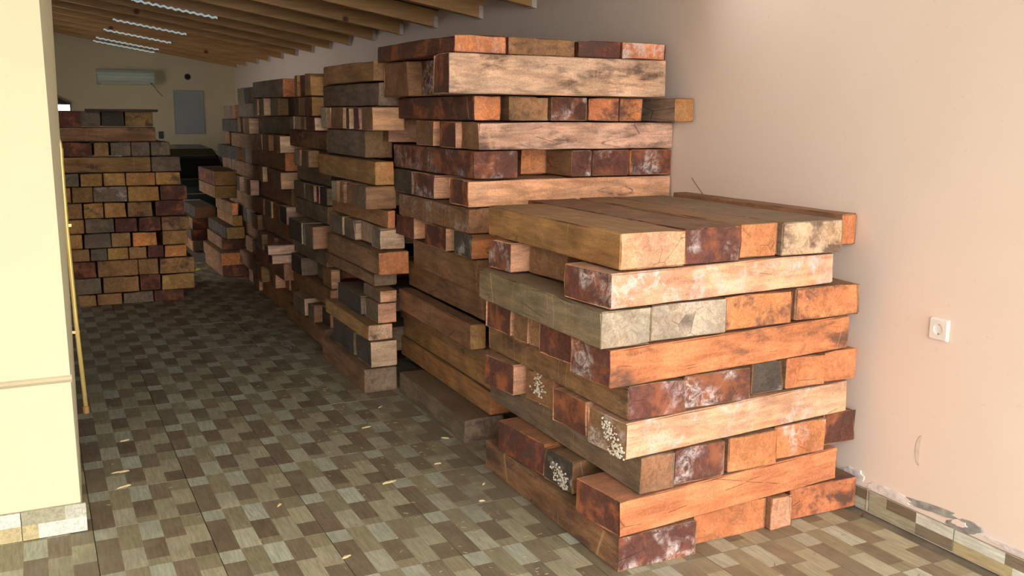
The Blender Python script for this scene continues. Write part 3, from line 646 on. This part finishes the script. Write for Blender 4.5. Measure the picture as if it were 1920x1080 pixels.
('P',5,'D',4,0.846,9.039,0.607,1.077,0.173,0.117,90.0,'Rg','G'),
('P',5,'D',5,1.056,9.014,0.607,1.068,0.233,0.117,90.0,'Td','T'),
('P',6,'D',1,0.279,9.035,0.73,1.071,0.111,0.125,90.0,'T','T'),
('P',6,'D',2,0.419,9.048,0.73,1.097,0.153,0.125,90.0,'Yd','T'),
('P',6,'D',3,0.587,9.054,0.73,1.108,0.168,0.125,90.0,'Y','T'),
('P',6,'D',4,0.778,9.063,0.73,1.126,0.197,0.125,90.0,'Td','K'),
('P',6,'D',5,1.02,9.075,0.73,1.111,0.232,0.125,90.0,'R','T'),
('P',7,'D',1,0.241,9.053,0.861,1.105,0.039,0.125,90.0,'Y','T'),
('P',7,'D',2,0.346,9.057,0.861,1.114,0.155,0.125,90.0,'T','T'),
('P',7,'D',3,0.557,9.046,0.861,1.092,0.26,0.125,90.0,'Gm','G'),
('P',7,'D',4,0.814,9.029,0.861,1.099,0.245,0.125,90.0,'Yo','Y'),
('P',7,'D',5,1.057,9.031,0.861,1.063,0.219,0.125,90.0,'R','R'),
('P',8,'D',1,0.269,9.057,0.992,1.115,0.118,0.106,90.0,'G','G'),
('P',8,'D',2,0.417,9.018,0.992,1.076,0.17,0.106,90.0,'Y','T'),
('P',8,'D',3,0.595,9.062,0.992,1.124,0.167,0.106,90.0,'Y','T'),
('P',8,'D',4,0.796,9.033,0.992,1.105,0.227,0.106,90.0,'Yo','T'),
('P',8,'D',5,1.016,9.041,0.992,1.081,0.201,0.106,90.0,'Yd','T'),
('P',9,'C',1,0.516,8.62,1.104,0.736,0.24,0.125,0.0,'Y','Yd'),
('P',9,'D',2,1.007,9.05,1.104,1.1,0.235,0.125,90.0,'G','G'),
('P',10,'D',1,0.335,9.034,1.235,1.069,0.224,0.113,90.0,'R','R'),
('P',10,'D',2,0.509,9.039,1.235,1.078,0.116,0.113,90.0,'T','T'),
('P',10,'D',3,0.655,9.052,1.235,1.105,0.159,0.113,90.0,'G','G'),
('P',10,'D',4,0.811,9.054,1.235,1.109,0.145,0.113,90.0,'G','G'),
('P',10,'D',5,0.97,9.054,1.235,1.068,0.152,0.113,90.0,'Gk','G'),
('P',11,'C',1,0.552,8.62,1.354,0.774,0.24,0.115,0.0,'T','Td'),
('P',12,'D',1,0.293,9.032,1.473,1.065,0.175,0.125,90.0,'R','R'),
('P',12,'D',2,0.459,9.166,1.473,0.86,0.15,0.125,90.0,'G','G'),
('P',12,'D',3,0.631,9.168,1.473,0.865,0.178,0.125,90.0,'K','K'),
('P',12,'D',4,0.836,9.162,1.473,0.852,0.223,0.125,90.0,'Td','T'),
('P',13,'C',1,0.692,8.63,1.594,0.56,0.2,0.022,0.0,'K','K'),
('M',0,'D',1,1.725,10.035,0.0,1.03,0.263,0.116,90.0,'R','T'),
('M',1,'D',1,1.702,9.995,0.12,1.05,0.256,0.123,90.0,'O','T'),
('M',2,'D',1,1.746,10.111,0.247,0.877,0.241,0.123,90.0,'Rd','T'),
('M',3,'D',1,1.733,10.025,0.374,1.05,0.184,0.119,90.0,'T','K'),
('M',4,'D',1,1.759,9.95,0.497,0.9,0.092,0.106,90.0,'Y','Y'),
('M',5,'D',1,1.735,9.95,0.607,0.9,0.066,0.121,90.0,'O','T'),
('M',6,'D',1,1.761,10.525,0.732,1.05,0.249,0.126,90.0,'T','T'),
('M',7,'D',1,1.759,10.525,0.862,1.05,0.243,0.146,90.0,'T','R'),
('N',0,'D',1,1.712,11.888,0.0,0.95,0.24,0.127,90.0,'G','T'),
('N',1,'D',1,1.7,11.888,0.13,0.95,0.24,0.127,90.0,'R','K'),
('N',2,'D',1,1.716,11.888,0.26,0.95,0.24,0.127,90.0,'R','G'),
('N',3,'D',1,1.749,11.888,0.39,0.95,0.24,0.127,90.0,'T','K'),
]

ORD=['bottom','second','third','fourth','fifth','sixth','seventh','eighth','ninth','tenth','eleventh','twelfth','thirteenth','fourteenth','fifteenth']
STK={'A':'nearest stack','B':'tall second stack','C':'third stack','D':'fourth stack','E':'fifth stack','F':'sixth stack','G':'seventh stack','H':'rearmost stack','M':'low pile at the back','N':'darkest low pile behind','P':'far-left pile'}
NTH=['first','second','third','fourth','fifth','sixth','seventh','eighth','ninth','tenth']
cnt={}
for r_ in BEAMS: cnt[(r_[0],r_[1])]=cnt.get((r_[0],r_[1]),0)+1
seen={}
top={}
for r_ in BEAMS: top[r_[0]]=max(top.get(r_[0],0),r_[1])
OBJ={}
for k,row in enumerate(BEAMS):
    o=beam(row,k); st,ly,ty=row[:3]; q=seen.get((st,ly),0); seen[(st,ly)]=q+1; n=cnt[(st,ly)]
    c=CN[row[11][0]] if ty=='D' and st in 'ABP' or st=='P' else CN[row[12][0]]
    if 'm' in row[11]+row[12]: c='mouldy '+c
    layer='top layer' if ly==top[st] else ('bottom layer' if ly==0 else ORD[ly]+' layer up')
    if n==1: lab=f'{c} timber showing in {layer}, {STK[st]}'
    else:
        pos=NTH[q]+(' from left' if ty=='D' or st in 'PM' else ' from front')
        lab=f'{c} timber, {pos}, {layer} of {STK[st]}'
    tag(o,lab,'timber beam','timber beams of the '+STK[st]); OBJ[(st,ly,q)]=o
# popcorn-like white fungus on three damp ends: many tiny crumbs, one part each
FUN=mat('white_fungus',(.66,.60,.48),.9,bump=.4)
def fungus(key,pts,seed):
    par=OBJ[key]; rr=random.Random(seed); mb=MB()
    bpy.context.view_layer.update()
    inv=par.matrix_world.inverted()
    ico=[(0,0,1),(.894,0,.447),(.276,.851,.447),(-.724,.526,.447),(-.724,-.526,.447),(.276,-.851,.447),(.724,.526,-.447),(-.276,.851,-.447),(-.894,0,-.447),(-.276,-.851,-.447),(.724,-.526,-.447),(0,0,-1)]
    fc=[(0,1,2),(0,2,3),(0,3,4),(0,4,5),(0,5,1),(1,6,2),(2,7,3),(3,8,4),(4,9,5),(5,10,1),(2,6,7),(3,7,8),(4,8,9),(5,9,10),(1,10,6),(6,11,7),(7,11,8),(8,11,9),(9,11,10),(10,11,6)]
    for (yl,z,sy,sz,n) in pts: # local coordinates on the end face
        for _ in range(n):
            L=row_of[key][7]; x=-L/2-.001; y=rr.gauss(yl,sy); zz=rr.gauss(z,sz); W_=row_of[key][8]
            y=max(-W_/2+.004,min(W_/2-.004,y)); zz=max(.004,min(row_of[key][9]-.004,zz)); s_=rr.uniform(.002,.0055); b=len(mb.v)
            for p in ico: mb.v.append((x+p[0]*s_*rr.uniform(.7,1.2),y+p[1]*s_*rr.uniform(.7,1.3),zz+p[2]*s_*rr.uniform(.7,1.3)))
            for q in fc: mb.f.append(tuple(b+t for t in q)); mb.i.append(0)
    o=mb.build('fungus_crumbs',FUN,par); tag(o,'white popcorn-like fungus on the beam end',kind='stuff')
row_of={}; sn={}
for row in BEAMS: q=sn.get(row[:2],0); sn[row[:2]]=q+1; row_of[(row[0],row[1],q)]=row
fungus(('A',3,0),[(-.06,.03,.02,.02,60),(-.02,.085,.02,.02,50),(-.085,.02,.012,.012,40)],1)
fungus(('A',3,2),[(-.0,.07,.02,.03,70)],2)
fungus(('A',1,1),[(-.02,.05,.03,.018,60),(-.05,.02,.015,.012,30)],3)
# ------------------------------------------------------------------ things
WP=mat('white_plastic',(.80,.78,.74),.35); 
sk=empty('wall_socket',(2.99,2.387,.823)); tag(sk,'white square wall socket on the peach wall right of the timber','socket')
def rsq(mb,x0,x1,h,mi=0,r=.006):
    pts=[]
    for qx,qy,a0 in ((1,1,0),(-1,1,90),(-1,-1,180),(1,-1,270)):
        for k in range(4):
            a=math.radians(a0+30*k); pts.append((qx*(h-r)+r*math.cos(a),qy*(h-r)+r*math.sin(a)))
    mb.prism(pts,x0,x1,0,mi)
mb=MB(); rsq(mb,-.006,0,.0415); mb.build('back_frame',WP,sk)
# cover with a round recess
mb=MB(); n=32; hx=.0385; ring=[]
for k in range(n):
    a=2*math.pi*k/n; c_,s_=math.cos(a),math.sin(a); m_=max(abs(c_),abs(s_)); ring.append((c_,s_,m_))
for q,(c_,s_,m_) in enumerate(ring):
    mb.v+=[(-.006,hx*c_/m_,hx*s_/m_),(-.0115,(hx-.002)*c_/m_,(hx-.002)*s_/m_),(-.0115,.0205*c_,.0205*s_),(-.002,.0190*c_,.0190*s_)]
for k in range(n):
    a=4*k; b=4*((k+1)%n)
    for e_ in range(3): mb.f.append((a+e_,b+e_,b+e_+1,a+e_+1)); mb.i.append(0)
mb.build('cover_plate',WP,sk)
mb=MB(); mb.tube([(-.0022,0,0),(-.0028,0,0)],.019,24); mb.build('recess',mat('socket_recess',(.62,.58,.58),.4),sk)
mb=MB(); 
for y in (-.0095,.0095): mb.tube([(-.0035,y,0),(-.0027,y,0)],.0028,10)
mb.build('pin_hole',mat('black_hole',(.02,.02,.02),.6),sk)
mb=MB()
for z in (-.017,.017): mb.box((-.0075,-.004,z-.0015),(-.0028,.004,z+.0015))
mb.build('earth_clip',mat('brass_clip',(.6,.5,.3),.3,1),sk)
# nail standing at the foot of the wall
nl=MB(); nl.tube([(2.975,2.652,.002),(2.978,2.652,.094)],.0022,8).tube([(2.978,2.652,.093),(2.978,2.652,.096)],.005,8)
tag(nl.build('metal_rod',mat('pinkish_metal',(.6,.45,.42),.4,.6)),'thin metal rod standing against the skirting right of the timber','rod')
sb=MB(); sb.tube([(2.93,2.62,.0),(2.93,2.62,.006),(2.93,2.62,.010)],[.009,.008,.003],8)
tag(sb.build('pebble',mat('dark_red_pebble',(.12,.04,.03),.8)),'small dark red pebble on the tiles at the wall','pebble')
# brass gas pipe by the pale corner
PM=mat('brass_pipe_paint',(.75,.58,.20),.3,.35)
pp=empty('gas_pipe',(.125,4.3,.33)); tag(pp,'thin yellow pipe running down beside the pale corner','pipe')
pts=[]
for k in range(6):
    a=math.pi/2*k/5; pts.append((-.055+.035*math.sin(a),0,1.135+.035*math.cos(a)))
pts=[(-.115,-.0,1.17),(-.075,0,1.17)]+pts+[(-.018,0,.8),(-.010,0,.4),(.004,0,.02)]
MB().tube(pts,.009,12).build('pipe_run',PM,pp,True)
MB().tube([(-.022,0,1.07),(-.021,0,1.12)],.0125,12).tube([(-.095,0,1.17),(-.06,0,1.17)],.0125,12).build('elbow_collar',PM,pp)
MB().tube([(.004,0,.0),(.0035,0,.03)],.013,12).build('end_cap',mat('rusty_cap',(.35,.2,.08),.6,.3),pp)
for z in (.35,.8): MB().box((-.045,-.006,z),(.0,.006,z+.012)).build('pipe_clip',PM,pp)
# air conditioner on the back wall
AC=mat('aged_white_plastic',(.50,.56,.47),.45,var=.05)
ac=empty('air_conditioner',(1.356,15.9,1.99)); tag(ac,'long white air conditioner high on the back wall','air conditioner')
prof=[(0,.0),(-.12,0),(-.17,.02),(-.195,.06),(-.20,.11),(-.19,.18),(-.16,.22),(0,.23)]
MB().prism(prof,-.4,.4,0).build('body',AC,ac)
MB().prism([(-.13,-.004),(-.185,.022),(-.19,.03),(-.135,.004)],-.36,.36,0).build('air_flap',mat('flap_plastic',(.66,.68,.55),.3),ac)
MB().box((-.4,-.203,.112),(.4,-.197,.120)).build('panel_seam',mat('pale_seam',(.7,.75,.66),.3),ac)
MB().box((.34,-.192,.015),(.37,-.176,.03)).build('display',mat('dark_display',(.02,.02,.02),.3),ac)
MB().tube([(.38,-.03,.01),(.42,-.03,-.03),(.47,-.01,-.1),(.53,-.008,-.16)],.006,6).build('cable',mat('grey_cable',(.2,.18,.13),.7),ac)
vh=empty('wall_vent',(2.27,15.9,2.135)); tag(vh,'small round dark hole in the back wall below the rafters','vent')
MB().tube([(0,-.004,0),(0,-.010,0)],.042,20).build('duct_mouth',mat('dark_duct',(.012,.012,.012),.9),vh); 
mb=MB(); n=20
for k in range(n):
    a=2*math.pi*k/n
    for rr_,y in ((.042,-.012),(.052,-.012),(.054,0),(.042,0)): mb.v.append((rr_*math.cos(a),y,rr_*math.sin(a)))
for k in range(n):
    for e_ in range(4): mb.f.append((4*k+e_,4*((k+1)%n)+e_,4*((k+1)%n)+(e_+1)%4,4*k+(e_+1)%4)); mb.i.append(0)
mb.build('collar',mat('grey_collar',(.3,.27,.2),.7),vh)
bd=empty('wall_board',(2.265,15.9,1.26)); tag(bd,'large blue-grey square board on the back wall above the car','board')
MB().box((-.215,-.018,0),(.215,0,.66),bev=.004).build('panel',mat('bluegrey_panel',(.31,.33,.33),.6,var=.05),bd)
MB().box((-.225,-.022,-.01),(-.213,0,.67)).box((.213,-.022,-.01),(.225,0,.67)).box((-.213,-.022,-.01),(.213,0,0)).box((-.213,-.022,.66),(.213,0,.67)).build('thin_frame',mat('grey_frame',(.33,.32,.27),.6),bd)
sw=empty('light_switch',(1.83,15.9,1.18)); tag(sw,'small black switch on the back wall beside the far-left pile','switch')
MB().box((-.035,-.02,0),(.035,0,.11),bev=.005).build('plate',mat('black_plastic',(.02,.02,.02),.4),sw); MB().box((-.015,-.028,.03),(.015,-.02,.08)).build('rocker',mat('black_rocker',(.04,.04,.04),.4),sw)
# small window at the left end of the back wall, dark hood over it
wn=empty('window_1',(.36,15.9,1.60)); wn['kind']='structure'
MB().box((-.35,-.03,-.01),(.21,0,.0)).box((-.35,-.03,.085),(.21,0,.095)).box((.20,-.03,0),(.21,0,.085)).box((-.35,-.03,0),(-.34,0,.085)).build('window_frame',mat('dark_window_frame',(.03,.03,.03),.5),wn)
MB().box((-.34,-.012,0),(.20,-.008,.085)).build('pane',mat('daylit_pane',(.8,.9,.9),.2,emit=((.85,1,.97),2.2)),wn)
MB().prism([(-.4,.096),(.22,.096),(-.05,.235),(-.4,.30)],-.12,-.005,1).build('hood',mat('dark_hood',(.05,.035,.03),.8),wn)
# ------------------------------------------------------------------ dark green hatchback parked at the back, tail towards us
car=empty('car',(1.6,12.5,0)); car.scale=(1,1,.84); tag(car,'dark green hatchback car parked at the back behind the piles','car')
CP=mat('dark_green_car_paint',(.010,.030,.024),.25,.2); GL=mat('dark_car_glass',(.006,.009,.009),.05); CH=mat('chrome_trim',(.75,.78,.78),.12,1); RB=mat('black_rubber',(.012,.012,.012),.8)
# cross sections along y: (y, halfwidth low, halfwidth belt, halfwidth roof, z low, z belt, z top)
SEC=[(0,.74,.74,.70,.30,.62,.80),(.04,.79,.80,.74,.24,.66,.90),(.30,.80,.82,.60,.20,.90,1.26),(.55,.80,.82,.58,.20,.92,1.34),(1.5,.80,.82,.58,.20,.92,1.37),(2.0,.80,.82,.56,.20,.92,1.33),(2.6,.80,.80,.66,.20,.88,.92),(3.15,.78,.78,.64,.22,.74,.80),(3.3,.72,.70,.6,.30,.6,.66)]
vs=[];fs=[];mi=[]
for (y,a,b,c,z0,z1,z2) in SEC:
    vs+=[(-a*.96,y,z0),(-a,y,z0+.12),(-b,y,z1),(-c,y,z2-.04),(-c*.9,y,z2),(c*.9,y,z2),(c,y,z2-.04),(b,y,z1),(a,y,z0+.12),(a*.96,y,z0)]
for i in range(len(SEC)-1):
    for k in range(10):
        a=i*10+k; b=i*10+(k+1)%10; fs.append((a,b,b+10,a+10)); mi.append(0)
fs+=[tuple(range(9,-1,-1)),tuple(len(vs)-10+k for k in range(10))]; mi+=[0,0]
mesh('body',vs,fs,CP,car,mi,False)
# rear window lies on the sloped tail, between (y .06,z .92) and (y .29,z 1.22)
def sheet(name,q,t,m,par): # quad given by 4 points, thickened outward (towards -y,+z)
    q=[Vector(p) for p in q]; nn=(q[1]-q[0]).cross(q[3]-q[0]).normalized()
    if nn.y>0: nn=-nn
    vs=[p+nn*.003 for p in q]+[p+nn*(t+.003) for p in q]
    return mesh(name,vs,[(0,3,2,1),(4,5,6,7),(0,1,5,4),(1,2,6,5),(2,3,7,6),(3,0,4,7)],m,par)
sheet('rear_window',[(-.62,.06,.93),(.62,.06,.93),(.52,.28,1.22),(-.52,.28,1.22)],.008,GL,car)
sheet('window_trim',[(-.66,.045,.895),(.66,.045,.895),(.65,.058,.915),(-.65,.058,.915)],.012,CH,car)
sheet('roof_trim',[(-.52,.287,1.235),(.52,.287,1.235),(.51,.297,1.25),(-.51,.297,1.25)],.01,CH,car)
MB().box((-.80,-.07,.24),(.80,.05,.42),bev=.03).build('bumper',CP,car)
MB().box((-.78,-.082,.36),(.78,-.068,.375)).build('bumper_trim',CH,car)
MB().box((-.70,-.012,.69),(.70,.03,.70)).build('tailgate_trim',CH,car)
LR=mat('red_lens',(.45,.02,.02),.15); LW=mat('clear_lens',(.8,.78,.72),.15)
for sx in (-1,1):
    lamp=MB().box((sx*.56-.10,-.022,.49),(sx*.56+.10,.02,.62),bev=.01).build('tail_lamp',CH,car)
    MB().box((sx*.56-.085,-.03,.50),(sx*.56-.0,-.02,.61)).build('white_lens',LW,lamp); MB().box((sx*.56+.0,-.03,.50),(sx*.56+.085,-.02,.61)).build('red_lens',LR,lamp)
pl=MB().box((-.26,-.02,.50),(.26,.0,.61),bev=.004).build('number_plate',mat('plate_white',(.7,.7,.68),.4),car)
for sx in (-1,1):
    for yy in (.55,2.7):
        wh=MB().tube([(sx*.82,yy,.28),(sx*.62,yy,.28)],.28,24).build('wheel',RB,car); MB().tube([(sx*.825,yy,.28),(sx*.80,yy,.28)],.17,16).build('rim',CH,wh)
for sx in (-1,1): MB().box((sx*.79-.0,.75,.55),(sx*.805+.0,1.5,.60)).build('side_trim',RB,car)
# ------------------------------------------------------------------ litter on the floor
CHIP=mat('pale_wood_chip',(.62,.50,.28),.85,var=.15,vscale=60); YEL=mat('yellow_plastic',(.75,.72,.03),.5)
def chip(x,y,l,w_,h,rot,seed,name='wood_chip',m=CHIP):
    rr=random.Random(seed); mb=MB(); n=7; top=[]; 
    for k in range(n):
        a=2*math.pi*k/n; q=rr.uniform(.35,1.25); top.append((math.cos(a)*l/2*q,math.sin(a)*w_/2*q))
    for z,s_ in ((0,1.),(h*.6,.9),(h,.55)):
        for p in top: mb.v.append((p[0]*s_,p[1]*s_,z+(rr.uniform(-.1,.1)*h if z else 0)))
    for L_ in range(2):
        for k in range(n): mb.f.append((L_*n+k,L_*n+(k+1)%n,(L_+1)*n+(k+1)%n,(L_+1)*n+k)); mb.i.append(0)
    mb.f.append(tuple(range(n-1,-1,-1))); mb.f.append(tuple(2*n+k for k in range(n))); mb.i+=[0,0]
    o=mb.build(name,m); o.location=(x,y,.0005); o.rotation_euler=(0,0,rot); return o
CHIPS=[(1.297, 3.788, 0.075, 0.035, 0.2, 'largest pale wood chip, lying mid-floor on a dark tile strip'), (0.809, 3.744, 0.05, 0.016, 0.9, 'pale sliver of wood lower left of the largest chip'), (1.442, 4.544, 0.045, 0.012, 0.1, 'short straight splinter near the grey bottom timber'), (1.584, 3.903, 0.045, 0.014, -0.1, 'splinter between the largest chip and the nearest stack'), (1.582, 3.425, 0.04, 0.02, 0, 'pale chip close beside the nearest stack'), (1.675, 3.594, 0.03, 0.014, 0.8, 'small tilted chip left of the nearest stack'), (1.743, 4.221, 0.05, 0.014, -0.6, 'chip at the foot of the tall second stack'), (1.621, 4.842, 0.045, 0.014, 0.5, 'orange-tinted splinter below the third stack'), (0.253, 4.229, 0.07, 0.02, 0.5, 'pale chip on the floor near the pale corner'), (0.258, 4.42, 0.08, 0.03, 0.2, 'scruffy bundle of splinters near the pale corner'), (0.31, 4.86, 0.05, 0.02, 0.3, 'chip on the floor beside the foot of the pipe'), (0.923, 3.171, 0.05, 0.02, 0.3, 'thin chip near the bottom edge of the picture')]
for k,(x,y,l,w_,rot,lab) in enumerate(CHIPS): tag(chip(x,y,l*1.1,w_*.75,.006,rot,k),lab,'wood chip','wood chips on the tiles')
tag(chip(1.435,10.05,.085,.05,.02,.4,50,'plastic_scrap',YEL),'bright yellow plastic scrap on the floor beside the far-left pile','scrap')
rr=random.Random(9); mb=MB()
for _ in range(700):
    if rr.random()<.55: y=rr.uniform(2.4,8); x=min(1.7,max(.2,rr.gauss(1.45,.2)))
    else: y=rr.uniform(2,7); x=rr.uniform(.1,2.9)
    if (x>1.68 and y>2.55) or (x>1.56 and y>4.9): continue
    l=rr.uniform(.003,.012); w_=rr.uniform(.0015,.004); a=rr.uniform(0,3.14); h=.002; b=len(mb.v)
    for dx,dy in ((-l,-w_),(l,-w_*.6),(l*.9,w_),(-l*.8,w_*.8)):
        X=x+dx*math.cos(a)-dy*math.sin(a); Y=y+dx*math.sin(a)+dy*math.cos(a); mb.v+=[(X,Y,.0004),(X,Y,h)]
    for k in range(4): mb.f.append((b+2*k,b+2*((k+1)%4),b+2*((k+1)%4)+1,b+2*k+1)); mb.i.append(0)
    mb.f.append((b+1,b+3,b+5,b+7)); mb.i.append(0)
tag(mb.build('wood_crumbs',mat('wood_crumb',(.36,.27,.15),.9)),'scattered tiny splinters and sawdust crumbs on the floor tiles','debris',kind='stuff')
